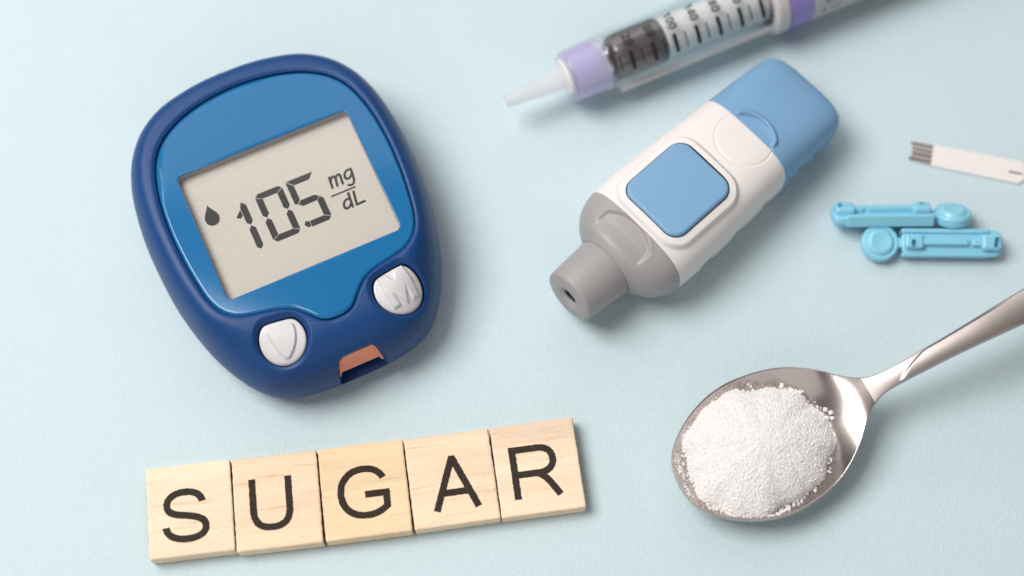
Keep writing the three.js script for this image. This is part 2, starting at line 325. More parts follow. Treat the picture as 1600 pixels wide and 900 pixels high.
  // buttons with raised marks
  const shield = splineOutline([[-2.7, -3.0], [-2.2, -3.35], [2.6, -2.75], [3.35, -2.3], [3.3, -0.6], [2.6, 1.3], [1.2, 3.1], [-0.2, 4.1], [-0.9, 4.1], [-1.7, 2.6], [-2.4, 0.2], [-2.75, -2]], 120).map(p => [p[0] * 0.95 + B[0].x + 0.05, p[1] * 0.95 + B[0].z + 0.05]);
  const em = [[11.75, 24.9], [13.5, 24.75], [14.9, 26.6], [15.9, 24.4], [17.6, 24.0], [18.5, 27.0], [18.75, 30.8], [17.2, 31.2], [16.75, 28.5], [15.75, 31.8], [13.6, 29.1], [14.15, 31.7], [12.5, 32.0], [11.7, 28.5]].map(p => [p[0] - 0.2, p[1] - 0.15]);
  B.forEach((b, n) => {
    const mark = n ? em : shield, ro = polar(b.out, b.x, b.z), brows = [], NB = 240;
    const yTop = (x, zz) => { const r = Math.hypot(x - b.x, zz - b.z) / b.r; return top(x, zz, -sdf(outline, x, zz)) - 1.1 + 0.12 * (1 - r * r) + 0.55 * (1 - smooth(-0.26, 0.22, sdf(mark, x, zz))); };
    const br = (R, f) => { const r = []; for (let j = 0; j < NB; j++) { const a = j / NB * 2 * Math.PI, q = R(a); r.push([b.x + q * Math.cos(a), f(b.x + q * Math.cos(a), b.z + q * Math.sin(a)), b.z + q * Math.sin(a)]); } brows.push(r); };
    br(ro, () => 14);
    for (let k2 = 0; k2 <= 5; k2++) { const a = k2 / 5 * Math.PI / 2; br(q => ro(q) - 0.45 * (1 - Math.cos(a)), (x, zz) => yTop(x, zz) - 0.45 * (1 - Math.sin(a))); }
    for (let k2 = 1; k2 < 60; k2++) br(q => (ro(q) - 0.45) * (1 - k2 / 60), yTop);
    part('button', surface(brows, { around: true, capLast: [b.x, yTop(b.x, b.z), b.z] }), M.whitePlastic, t, n ? 'white button with a raised letter M' : 'white button with a raised shield shape');
    const gapFloor = new THREE.CircleGeometry(b.r + 0.3, 40); gapFloor.rotateX(-Math.PI / 2); gapFloor.translate(b.x, 13.6, b.z);
    part('button_seat', gapFloor, M.darkGap, t);
  });
  // orange strip port: a sloping dish inside the notch
  const NU = 90, NV = 50, pr2 = [];
  const slopeEdge = v => [lerp(-2.9, -4.0, v), lerp(5.5, 6.6, v)];
  for (let i = 0; i <= NV; i++) {
    const v = i / NV, r = [], vv = v, [xa, xb] = slopeEdge(v);
    for (let j = 0; j <= NU; j++) {
      const u = j / NU, x = lerp(xa, xb, u), zz = lerp(36.2, 37.8, vv);
      const y0 = lerp(14.8, 8.0, vv);
      const inside = Math.min(x - xa - 0.8, xb - x - 0.8, (v - 0.3) * 4.2);
      r.push([x, y0, zz - 0.85 * smooth(-0.4, 0.25, inside)]);
    }
    pr2.push(r);
  }
  part('strip_port', surface(pr2), M.orange, t);
}

// ---------------------------------------------------------------- wooden letter tiles
{
  const strokes = {
    S: c => { c.moveTo(3.75, -2.7); c.bezierCurveTo(3.3, -4.5, 1.9, -5.05, 0, -5.05); c.bezierCurveTo(-2.3, -5.05, -3.85, -3.9, -3.85, -2.4); c.bezierCurveTo(-3.85, -0.7, -2.3, -0.3, 0, 0.05); c.bezierCurveTo(2.6, 0.5, 4.25, 1.1, 4.25, 2.75); c.bezierCurveTo(4.25, 4.4, 2.4, 5.1, 0.1, 5.1); c.bezierCurveTo(-2.3, 5.1, -4.0, 4.1, -4.25, 2.3); },
    U: c => { c.moveTo(-3.85, -5.7); c.lineTo(-3.85, 1); c.bezierCurveTo(-3.85, 4, -2.4, 5.05, 0, 5.05); c.bezierCurveTo(2.4, 5.05, 3.85, 4, 3.85, 1); c.lineTo(3.85, -5.7); },
    G: c => { c.moveTo(4.35, -2.7); c.bezierCurveTo(3.6, -4.3, 2.2, -5.05, 0.3, -5.05); c.bezierCurveTo(-2.9, -5.05, -4.9, -3, -4.9, 0); c.bezierCurveTo(-4.9, 3.2, -2.8, 5.05, 0.4, 5.05); c.bezierCurveTo(2.1, 5.05, 3.5, 4.5, 4.75, 3.45); c.lineTo(4.75, 0.55); c.lineTo(0.2, 0.55); },
    A: c => { c.moveTo(-4.5, 5.75); c.lineTo(-0.15, -5.3); c.lineTo(0.15, -5.3); c.lineTo(4.5, 5.75); c.moveTo(-3.0, 2.0); c.lineTo(3.0, 2.0); },
    R: c => { c.moveTo(-4.1, 5.75); c.lineTo(-4.1, -5.05); c.lineTo(1.3, -5.05); c.bezierCurveTo(3.7, -5.05, 4.4, -3.6, 4.4, -2.3); c.bezierCurveTo(4.4, -0.6, 3.2, 0.45, 1.0, 0.45); c.lineTo(-4.1, 0.45); c.moveTo(0.7, 0.6); c.bezierCurveTo(2.4, 0.9, 3.8, 3.5, 5.0, 5.75); },
  };
  const tiles = [
    ['S', -68.35, 51.98, 0.122, 18.1, 19.9, -1.0, 1.2, [0.89, 0.73, 0.545], 'leftmost in the row'],
    ['U', -49.99, 50.13, 0.119, 18.3, 20.25, -1.2, 0.5, [0.88, 0.695, 0.50], 'second from the left in the row'],
    ['G', -31.42, 47.77, 0.130, 18.45, 20.3, -0.2, 0.5, [0.885, 0.68, 0.45], 'in the middle of the row'],
    ['A', -12.87, 45.34, 0.142, 18.4, 20.0, 0.5, 1.0, [0.89, 0.715, 0.525], 'second from the right in the row'],
    ['R', 5.46, 42.80, 0.138, 18.15, 20.1, -0.9, 0.8, [0.88, 0.695, 0.52], 'rightmost in the row'],
  ];
  const PX = 24, TX = 22, TZ = 25, TH = 4.5;
  tiles.forEach(([ch, x, z, turn, w, h, lx, lz, tone, where], n) => {
    const cw = TX * PX, chh = TZ * PX;
    const lc = document.createElement('canvas'); lc.width = cw; lc.height = chh; const l = lc.getContext('2d');
    l.fillStyle = '#fff'; l.fillRect(0, 0, cw, chh); l.setTransform(PX, 0, 0, PX, (TX / 2 + lx) * PX, (TZ / 2 + lz) * PX);
    l.lineWidth = 1.5; l.lineJoin = 'miter'; l.lineCap = 'butt'; l.strokeStyle = '#000'; l.beginPath(); strokes[ch](l); l.stroke();
    const ink = l.getImageData(0, 0, cw, chh).data;
    const out = new Uint8Array(cw * chh * 4), enc = v => 255 * (v <= 0.0031308 ? 12.92 * v : 1.055 * Math.pow(v, 1 / 2.4) - 0.055);
    const s = 100 * n, rand = prng(50 + n), streaks = [];
    for (let k = 0; k < 11; k++) streaks.push([rand() * TZ, rand() * TX, 2 + rand() * 8, 0.06 + rand() * 0.12, 0.2 + rand() * 0.45]);
    const bands = []; for (let k = 0; k < 3; k++) bands.push([3 + rand() * (TZ - 6), (rand() - 0.5) * 0.3]);
    for (let y = 0; y < chh; y++) for (let xx = 0; xx < cw; xx++) {
      const u = xx / PX, v = y / PX, wv = v + 0.9 * (noise(u / 9, v / 7, s) - 0.5) + 0.22 * (noise(u / 2.2, v / 1.5, s + 1) - 0.5);
      let k = 1 + 0.11 * (noise(u / 16, wv * 0.5, s + 2) - 0.5) + 0.05 * (noise(u / 7, wv * 2.4, s + 3) - 0.5) + 0.045 * (noise(u / 1.2, wv * 6, s + 4) - 0.5) + 0.06 * (hash2(xx >> 1, y >> 1, s + 5) - 0.5) + 0.10 * (noise(u * 2.2, v * 5, s + 6) - 0.5);
      for (const [bz, a] of bands) k += a * (smooth(bz - 0.1, bz + 0.1, wv) - 0.5) * 0.5;
      let red = 0; for (const [sz, sx, sl, sw, sa] of streaks) { const dd = Math.abs(wv - sz), dl = Math.abs(u - sx) / sl; if (dd < 3 * sw && dl < 1) red += sa * (1 - smooth(sw * 0.5, sw * 3, dd)) * (1 - dl) * (0.4 + 0.9 * noise(u * 3, v * 3, s + 7)); }
      const jx = 2.4 * (noise(xx / 5, y / 5, s + 8) - 0.5) + 3.2 * (noise(xx / 1.7, y / 9, s + 9) - 0.5), jy = 2.2 * (noise(xx / 5, y / 5, s + 10) - 0.5);
      const ix = clamp(Math.round(xx + jx), 0, cw - 1), iy = clamp(Math.round(y + jy), 0, chh - 1);
      let a = 1 - ink[4 * (iy * cw + ix)] / 255; a *= 0.965 - 0.10 * smooth(0.78, 0.95, noise(xx / 2.5, y / 2.0, s + 11));
      const q = 4 * (y * cw + xx), R = tone[0] * k * (1 - 0.22 * red), G = tone[1] * k * (1 - 0.42 * red), Bb = tone[2] * k * (1 - 0.55 * red);
      if (u > 20.7) { const bk = 0.5 + 0.5 * noise(u * 3, v * 2, s + 12); out[q] = clamp(enc(0.36 * bk), 0, 255); out[q + 1] = clamp(enc(0.19 * bk), 0, 255); out[q + 2] = clamp(enc(0.09 * bk), 0, 255); out[q + 3] = 255; continue; }   // scorched cut sides
      out[q] = clamp(enc(lerp(R, 0.013, a)), 0, 255); out[q + 1] = clamp(enc(lerp(G, 0.010, a)), 0, 255); out[q + 2] = clamp(enc(lerp(Bb, 0.012, a)), 0, 255); out[q + 3] = 255;
    }
    const tex = new THREE.DataTexture(out, cw, chh); tex.magFilter = tex.minFilter = THREE.LinearFilter; tex.colorSpace = THREE.SRGBColorSpace; tex.needsUpdate = true;
    // a block with softened, slightly uneven edges
    const g = mergeVertices(new RoundedBoxGeometry(w, TH, h, 5, 0.5).deleteAttribute('uv')), p = g.attributes.position;
    const dense = new THREE.BoxGeometry(w, TH, h, 60, 14, 64); dense.deleteAttribute('uv');
    const gd = mergeVertices((() => { dense.deleteAttribute('normal'); return dense; })()), q = gd.attributes.position, rr = 0.42;
    for (let i = 0; i < q.count; i++) {
      const X = q.getX(i), Y = q.getY(i), Z = q.getZ(i);
      const ix = clamp(X, -w / 2 + rr, w / 2 - rr), iy = clamp(Y, -TH / 2 + rr, TH / 2 - rr), iz = clamp(Z, -h / 2 + rr, h / 2 - rr);
      let dx = X - ix, dy = Y - iy, dz = Z - iz; const L = Math.hypot(dx, dy, dz);
      const side = Math.max(Math.abs(X) - (w / 2 - 0.6), Math.abs(Z) - (h / 2 - 0.6), 0) > 0 ? 1 : 0;
      const rough = side * 0.10 * (noise(X * 1.3 + 40 + n * 9, Z * 1.3 + 40 + Y, 3) - 0.5) + side * 0.1 * (noise(X * 4 + 40, Z * 4 + Y * 3 + 40, 4) - 0.5);
      if (L > 1e-6) { const f = rr / L; dx *= Math.min(1, f); dy *= Math.min(1, f); dz *= Math.min(1, f); }
      q.setXYZ(i, (ix + dx) * (1 + rough / w * 2), iy + dy, (iz + dz) * (1 + rough / h * 2));
    }
    gd.computeVertexNormals(); gd.translate(0, TH / 2, 0);
    const nn = gd.attributes.normal, uv = new Float32Array(q.count * 2);
    for (let i = 0; i < q.count; i++) {
      const X = q.getX(i), Y = q.getY(i), Z = q.getZ(i);
      let a = X + TX / 2, b = Z + TZ / 2;
      if (Math.abs(nn.getY(i)) < 0.5) b += (Z > 0 ? 1 : -1) * (TH - Y) * 0.4, a = Math.abs(nn.getX(i)) > 0.8 ? 20.9 + 0.2 * (TH - Y) : a;
      uv[2 * i] = clamp(a / TX, 0.002, 0.998); uv[2 * i + 1] = clamp(b / TZ, 0.002, 0.998);
    }
    gd.setAttribute('uv', new THREE.BufferAttribute(uv, 2));
    const bump = phys({ map: tex, roughness: 0.8, specularIntensity: 0.12 });
    gd.scale(MM, MM, MM);
    const m = new THREE.Mesh(gd, bump); m.name = 'letter_tile' + (n ? '_00' + n : ''); m.castShadow = m.receiveShadow = true;
    m.position.set(x * MM, 0, z * MM); m.rotation.y = turn; scene.add(m);
    m.userData = { label: `pale wooden letter tile printed with a black ${ch}, ${where}`, category: 'letter tile', group: 'wooden letter tiles in a row' };
  });
}

// ---------------------------------------------------------------- lancing device
{
  const t = thing('lancing_device', 'white, grey and light blue lancing device with a square blue button', 'lancing device', 41.9, -19.75, 0.7464);
  const zc = -0.9, CY = 9.6, cyOf = curve([[-28, 9.6], [8, 9.6], [24, 8.75], [37.6, 7.3]]);
  const aOf = curve([[-28, 7.4], [-27.4, 8.3], [-26.2, 10.3], [-24, 12.45], [-21, 13.75], [-17, 14.15], [-8, 14.05], [3, 13.55], [17, 12.75], [30, 12.15], [32.6, 11.95], [34.6, 11.5], [35.9, 10.6], [36.9, 9.0], [37.4, 7.3], [37.6, 5.4]]);
  const bOf = curve([[-28, 7.3], [-27.4, 7.9], [-26.2, 8.7], [-24, 9.25], [-21, 9.55], [-17, 9.6], [8, 9.5], [24, 8.6], [31.0, 7.9], [34.4, 7.2], [35.9, 6.5], [36.9, 5.4], [37.4, 4.3], [37.6, 3.2]]);
  const nOf = curve([[-28, 2], [-25, 2.15], [-20, 2.6], [-12, 3.1], [18, 3.2], [26, 3.6], [38.7, 3.9]]);
  const btn = roundedRect(-16.7, -9.35 - 0, 2.3, 8.0, 3.6, 10), plat = roundedRect(-17.9, -10.5, 3.6, 9.15, 4.6, 10);
  function lift(s, z, up, y, zone) {   // relief on the top face
    let d = 0;
    if (up > 0.35) {
      if (s < 8) d += 1.15 * (1 - smooth(-0.15, 1.0, sdf(plat, s, z))) * smooth(0.35, 0.7, up);
      const r = Math.hypot((s - 12.9) * 1.02, z - 0.3);
      if (zone === 1) d -= 0.16 * (1 - smooth(0.06, 0.26, Math.abs(r - 6.7)));
      if (zone === 2) { const aa = smooth(15.4, 16.6, s); d += 0.75 * (1 - smooth(0.25, 0.8, Math.abs(r - 6.9))) * aa * smooth(5.9, 5.2, Math.abs(z - 0.3)) - 0.30 * (1 - smooth(6.0, 6.9, r)); }
      if (zone === 0) { const r2 = Math.hypot(s + 29.8, z + 1.3), side = smooth(7.3, 6.3, Math.abs(z + 1.3)); d -= 0.75 * (1 - smooth(10.3, 11.0, r2)) * smooth(-26.6, -22.5, s) * side; d += 0.14 * (1 - smooth(0, 0.5, Math.abs(r2 - 11.2))) * side; }
    }
    if (zone === 2 && z > 5 && y < 11 && y > 2) d -= 0.5 * smooth(0.2, 0.6, Math.sin((s * 1 + y * 0.7 - 17) * 1.25)) * smooth(18, 19, s) * smooth(35, 33.5, s) * smooth(10.5, 9, y);
    if (zone === 1 && z > 6 && y < 9) d -= 0.55 * smooth(0.1, 0.7, Math.sin((s + 12) * 0.62)) * smooth(9, 6, y) * smooth(-13, -11, s) * smooth(13, 10, s);
    return d;
  }
  function shell(s0, s1, ns, nt, zone, { open0, open1 }) {
    const rows = [];
    for (let i = 0; i <= ns; i++) {
      const f = i / ns, s = zone === 2 ? s0 + (s1 - s0) * (1 - Math.pow(1 - f, 1.8)) : zone === 0 ? s0 + (s1 - s0) * Math.pow(f, 1.3) : lerp(s0, s1, f), a = aOf(s), b = bOf(s), n = nOf(s), r = [];
      for (let j = 0; j < nt; j++) {
        const th = j / nt * 2 * Math.PI, c = Math.cos(th), q = Math.sin(th);
        const rad = Math.pow(Math.pow(Math.abs(c), n) + Math.pow(Math.abs(q), n), -1 / n), x = a * rad * c, y = b * rad * q;
        const gx = Math.sign(c) * Math.pow(Math.abs(rad * c), n - 1) / a, gy = Math.sign(q) * Math.pow(Math.abs(rad * q), n - 1) / b, gl = Math.hypot(gx, gy);
        const dd = lift(s, x + zc, gy / gl, y + CY, zone);
        r.push([s, cyOf(s) + y + dd * gy / gl, zc + x + dd * gx / gl]);
      }
      rows.push(r);
    }
    // turn the rims in a little so that the seams read as fine grooves
    const tuck = (row, e, ds) => row.map(p => [p[0] + ds, cyOf(p[0]) + (p[1] - cyOf(p[0])) * (1 - e), zc + (p[2] - zc) * (1 - e)]);
    if (open0) rows.unshift(tuck(rows[0], 0.05, 0.02), tuck(rows[0], 0.012, -0.06));
    if (open1) rows.push(tuck(rows[rows.length - 1], 0.012, 0.06), tuck(rows[rows.length - 1], 0.05, -0.02));
    return surface(rows.map(r => r.slice().reverse()), { around: true, capFirst: [rows[0][0][0], cyOf(rows[0][0][0]), zc], capLast: [rows[rows.length - 1][0][0] + (zone === 2 ? 0.05 : 0), cyOf(rows[rows.length - 1][0][0]), zc] });
  }
  const flip = g => g;
  part('head_cap', shell(-28, -19.05, 110, 420, 0, { open0: false, open1: true }), M.deviceGrey, t);
  let w = shell(-18.95, 15.45, 250, 480, 1, { open0: true, open1: true });
  const pocket = prism(btn.map(p => [p[0] - 0, p[1]]), 15.5, 30);
  w = carve(w, [pocket]);
  part('body', w, M.deviceWhite, t);
  part('end_cap', shell(15.55, 37.6, 190, 480, 2, { open0: true, open1: false }), M.deviceBlue, t);
  const bt = roundedRect(-16.7 + 0.22, -9.35 + 0.22, 2.3 - 0.22, 8.0 - 0.22, 3.4, 12);
  const pb = slab(bt, 15.6, 20.75, 0.75, 6);
  part('button', pb, M.deviceBlue, t);
  const fl = new THREE.PlaneGeometry(19, 17.3); fl.rotateX(-Math.PI / 2); fl.translate(-7.2, 15.7, -0.68); part('button_seat', fl, M.darkGap, t);
  // nozzle with a bored tip
  const nz = lathe([[7.0, -0.6], [5.8, -0.4], [5.6, 0.3], [5.6, 1.15], [6.9, 1.2], [7.15, 1.4], [7.18, 1.9], [6.45, 11.8], [6.25, 12.35], [5.8, 12.6], [3.2, 12.8], [2.9, 12.75], [2.3, 12.35], [1.9, 12.1], [1.8, 11.6], [1.8, 10.2]], 96);
  nz.rotateZ(Math.PI / 2 - 0.1); nz.translate(-26.9, CY - 0.2, zc);
  part('nozzle', toCreasedNormals(nz, 0.75), M.deviceGrey, t);
  const bore = lathe([[1.79, 11.75], [1.7, 10.9], [1.4, 10.7], [1.4, 5], [0.01, 5]], 48); bore.rotateZ(Math.PI / 2 - 0.1); bore.translate(-26.9, CY - 0.2, zc);
  part('bore', bore, std({ color: lin(0.035, 0.03, 0.03), roughness: 0.6 }), t);
}

// ---------------------------------------------------------------- insulin pen
{
  const t = thing('insulin_pen', 'clear insulin pen with a lilac needle cap and a printed dose scale', 'insulin pen', 16.0, -51.0, 0.4235);
  const AY = 9.4, AZ = 0.6;
  const put = g => { g.translate(0, AY, AZ); return g; };
  const clear = phys({ color: lin(0.96, 0.975, 0.98), roughness: 0.04, transmission: 1, thickness: 0, ior: 1.46 });
  const milky = phys({ color: lin(0.94, 0.94, 0.955), roughness: 0.6, transmission: 0.75, thickness: 0 });
  const lilac = phys({ color: lin(0.86, 0.85, 0.97), roughness: 0.35, transmission: 0.75, thickness: 0, clearcoat: 0.4 });
  const lilacIn = std({ color: lin(0.68, 0.62, 0.88), roughness: 0.5 });
  const white = phys({ color: lin(0.82, 0.80, 0.79), roughness: 0.35 });
  part('needle_shield', put(alongX(lathe([[0.01, -19.4], [1.35, -19.35], [1.6, -19.1], [2.15, -12], [2.6, -5.6], [2.6, -4.4]], 40))), milky, t);
  part('needle_hub', put(alongX(lathe([[0.01, -4.7], [3.6, -4.7], [4.2, -4.6], [4.4, -4.35], [4.4, -3.6]], 48))), white, t);
  const ribs = []; ribs.push(alongX(lathe([[4.5, -4.3], [5.5, -4.25], [6.0, -3.7], [6.15, -3.0], [6.4, 4.2], [6.55, 4.3], [6.55, 5.1], [6.3, 5.2], [5.9, 5.2], [5.7, -3.2]], 96)));
  part('needle_cap', put(mergeGeometries(ribs)), lilac, t);
  const grip = []; for (let k = 0; k < 22; k++) { const b = new RoundedBoxGeometry(6.0, 0.5, 0.5, 1, 0.15); b.translate(0.6, 4.75, 0); b.rotateX(k / 22 * 2 * Math.PI); grip.push(b); }
  grip.push(alongX(lathe([[0.01, -2.6], [4.4, -2.4], [4.65, -1.8], [4.65, 4.4], [0.01, 4.6]], 48)));
  part('cap_thread', put(mergeGeometries(grip.map(g => g.index ? g.toNonIndexed() : g).map(g => { g.deleteAttribute('uv'); return g; }))), lilacIn, t);
  // cartridge holder: outer tube, glass cartridge, dark plunger, white rod
  part('cartridge_holder', put(alongX(lathe([[6.0, 4.9], [6.4, 5.1], [6.75, 5.8], [6.95, 7], [7.2, 20], [7.5, 44], [7.9, 47.5]], 96))), clear, t);
  part('holder_lining', put(alongX(lathe([[6.3, 7.2], [6.55, 20], [6.8, 44]], 96))), clear, t);
  part('glass_cartridge', put(alongX(lathe([[2.4, 4.8], [2.6, 5.6], [4.2, 6.6], [5.4, 7.6], [5.6, 8.8], [5.7, 46]], 72))), clear, t);
  part('crimp_collar', put(alongX(lathe([[0.01, 4.9], [3.4, 4.95], [3.6, 5.2], [3.6, 6.6], [3.0, 7.0], [0.01, 7.0]], 48))), std({ color: lin(0.75, 0.74, 0.74), metalness: 1, roughness: 0.22 }), t);
  part('plunger', put(alongX(lathe([[0.01, 7.4], [4.3, 7.5], [5.1, 8.1], [5.3, 9.2], [5.5, 10], [5.5, 12.4], [5.35, 12.8], [5.5, 13.2], [5.5, 19.2], [5.4, 19.9], [5.0, 20.2], [0.01, 20.2]], 72))), phys({ color: lin(0.125, 0.10, 0.105), roughness: 0.4 }), t);
  const rod = [[0.01, 20.3], [5.0, 20.35], [5.2, 20.6], [5.2, 21.4]]; for (let k = 0; k < 30; k++) { const a = 21.6 + k * 0.85; rod.push([5.0, a], [4.7, a + 0.3], [5.0, a + 0.6]); } rod.push([4.6, 47.4], [0.01, 47.5]);
  part('plunger_rod', put(alongX(lathe(rod, 64))), white, t);
  const rib = new RoundedBoxGeometry(40, 0.7, 1.5, 2, 0.3); rib.rotateX(0); rib.translate(27, -3.2, 6.6); 
  part('holder_rib', put(rib), phys({ color: lin(0.85, 0.84, 0.83), roughness: 0.25, transmission: 0.4, thickness: 0 }), t);
  part('collar_ring', put(alongX(lathe([[7.0, 46.4], [8.6, 46.5], [9.1, 46.9], [9.25, 47.6], [9.25, 49.6], [9.0, 50.0], [8.0, 50.1]], 96))), phys({ color: lin(0.62, 0.585, 0.58), roughness: 0.3 }), t);
  part('lilac_band', put(alongX(lathe([[8.0, 50.15], [9.05, 50.2], [9.2, 50.4], [9.2, 56.0], [9.0, 56.1]], 96))), phys({ color: lin(0.30, 0.24, 0.60), roughness: 0.35 }), t);
  part('barrel', put(alongX(lathe([[8.9, 56.12], [9.15, 56.2], [9.2, 56.5], [9.2, 112], [8.6, 113.5], [7.2, 114], [7.2, 124], [6.6, 125], [0.01, 125]], 96))), phys({ color: lin(0.50, 0.485, 0.50), roughness: 0.35 }), t);
  // print: a dose scale on the holder and two small lines on the barrel, each on a curved skin
  function print(name, x0, x1, r, a0, a1, w, h, draw, color) {
    const cv = document.createElement('canvas'); cv.width = w; cv.height = h; const c = cv.getContext('2d');
    c.fillStyle = '#000'; c.fillRect(0, 0, w, h); c.fillStyle = c.strokeStyle = '#fff'; draw(c, w, h);
    const tex = new THREE.CanvasTexture(cv); tex.flipY = false;
    const rows = [], NX = 24, NT = 40, uvs = [];
    for (let i = 0; i <= NX; i++) { const row = []; for (let j = 0; j <= NT; j++) { const a = lerp(a0, a1, j / NT), x = lerp(x0, x1, i / NX), R = typeof r === 'function' ? r(x) : r; row.push([x, R * Math.cos(a), R * Math.sin(a)]); uvs.push(i / NX, j / NT); } rows.push(row.slice()); }
    const g = surface(rows.map(q => q)); g.setAttribute('uv', new THREE.Float32BufferAttribute(uvs, 2));
    part(name, put(g), std({ color: color, roughness: 0.5, alphaMap: tex, alphaTest: 0.5, side: THREE.DoubleSide }), t);
  }
  const X0 = 6, X1 = 46, A0 = -0.75, A1 = 1.35, RS = x => 7.05 + (x - 7) * 0.0115 + 0.06;
  print('dose_scale', X0, X1, RS, A0, A1, 1600, 600, (c, w, h) => {
    const px = x => (x - X0) / (X1 - X0) * w, pa = a => (a - A0) / (A1 - A0) * h;
    c.lineCap = 'round';
    for (let k = 0; k < 7; k++) { const x = 10.5 + k * 5.52; c.lineWidth = 38; c.beginPath(); c.moveTo(px(x), pa(0.50)); c.lineTo(px(x), pa(1.02)); c.stroke(); }
    for (let k = 0; k < 8; k++) { const x = 7.6 + k * 5.5; c.lineWidth = 14; c.beginPath(); c.moveTo(px(x), pa(0.5)); c.lineTo(px(x), pa(0.98)); c.stroke(); }
    c.font = 'bold 112px sans-serif'; c.textAlign = 'center'; c.textBaseline = 'middle';
    ['20', '60', '100', '140', '180', '220', '260'].forEach((s, k) => { c.save(); c.translate(px(11.0 + k * 5.5), pa(s.length > 2 ? -0.02 : 0.03)); c.rotate(Math.PI / 2); c.scale(1, 1); c.fillText(s, 0, 0); c.restore(); });
  }, lin(0.012, 0.011, 0.013));
  print('barrel_print', 57, 69, 9.26, 0.85, 1.75, 720, 500, (c, w, h) => { c.textBaseline = 'middle'; c.font = 'bold 190px sans-serif'; c.fillText('an', 110, 150); c.font = 'bold 130px sans-serif'; c.fillText('4', 60, 345); c.font = '130px sans-serif'; c.fillText('ml', 210, 345); }, lin(0.09, 0.085, 0.1));
}

// ---------------------------------------------------------------- test strip
{
  const t = thing('test_strip', 'thin white test strip with a grey striped contact end', 'test strip', 106.0, -31.4, -0.2212);
  const strip = new THREE.Shape([[-8.0, 2.7], [12.2, 2.75], [13.3, 2.1], [13.6, 0.4], [13.6, -0.4], [13.6, -1.9], [12.3, -3.0], [-8.0, -2.85]].map(p => new THREE.Vector2(...p)));
  const slit = new THREE.Path([[9.9, -0.15], [9.9, -0.65], [13.0, -0.65], [13.0, -0.15]].map(p => new THREE.Vector2(...p))); strip.holes.push(slit);
  const ex = (s, y, th) => { const g = new THREE.ExtrudeGeometry(s, { depth: th, bevelEnabled: false }); g.rotateX(-Math.PI / 2); g.translate(0, y, 0); return g; };
  part('strip_body', ex(strip, 0.25, 0.32), std({ color: lin(0.86, 0.825, 0.81), roughness: 0.6 }), t);
  const inl = new THREE.PlaneGeometry(3.1, 0.5); inl.rotateX(-Math.PI / 2); inl.translate(11.45, 0.3, 0.4); part('sample_channel', inl, std({ color: lin(0.05, 0.06, 0.045), roughness: 0.6 }), t);
  const contact = new THREE.Shape([[-13.4, 2.35], [-8.0, 2.5], [-8.0, -2.7], [-13.4, -2.2], [-12.7, -1.3], [-12.7, 1.3]].map(p => new THREE.Vector2(...p)));
  part('contact_end', ex(contact, 0.25, 0.22), std({ color: lin(0.46, 0.41, 0.41), roughness: 0.5 }), t);
  for (const [z, w, x0] of [[-2.0, 0.5, -13.2], [-0.6, 0.42, -12.7], [0.6, 0.62, -12.7], [1.95, 0.6, -13.2]]) { const b = new THREE.BoxGeometry(-8.05 - x0, 0.06, w); b.translate((x0 - 8.05) / 2, 0.5, z); part('contact_track', b, std({ color: lin(0.13, 0.115, 0.125), roughness: 0.4 }), t); }
  const base = new THREE.Shape([[-8.0, 2.6], [12.2, 2.7], [13.2, 0], [12.2, -2.9], [-8, -2.7]].map(p => new THREE.Vector2(...p)));
  part('backing', ex(base, 0.0, 0.22), std({ color: lin(0.8, 0.78, 0.77), roughness: 0.6 }), t);
}

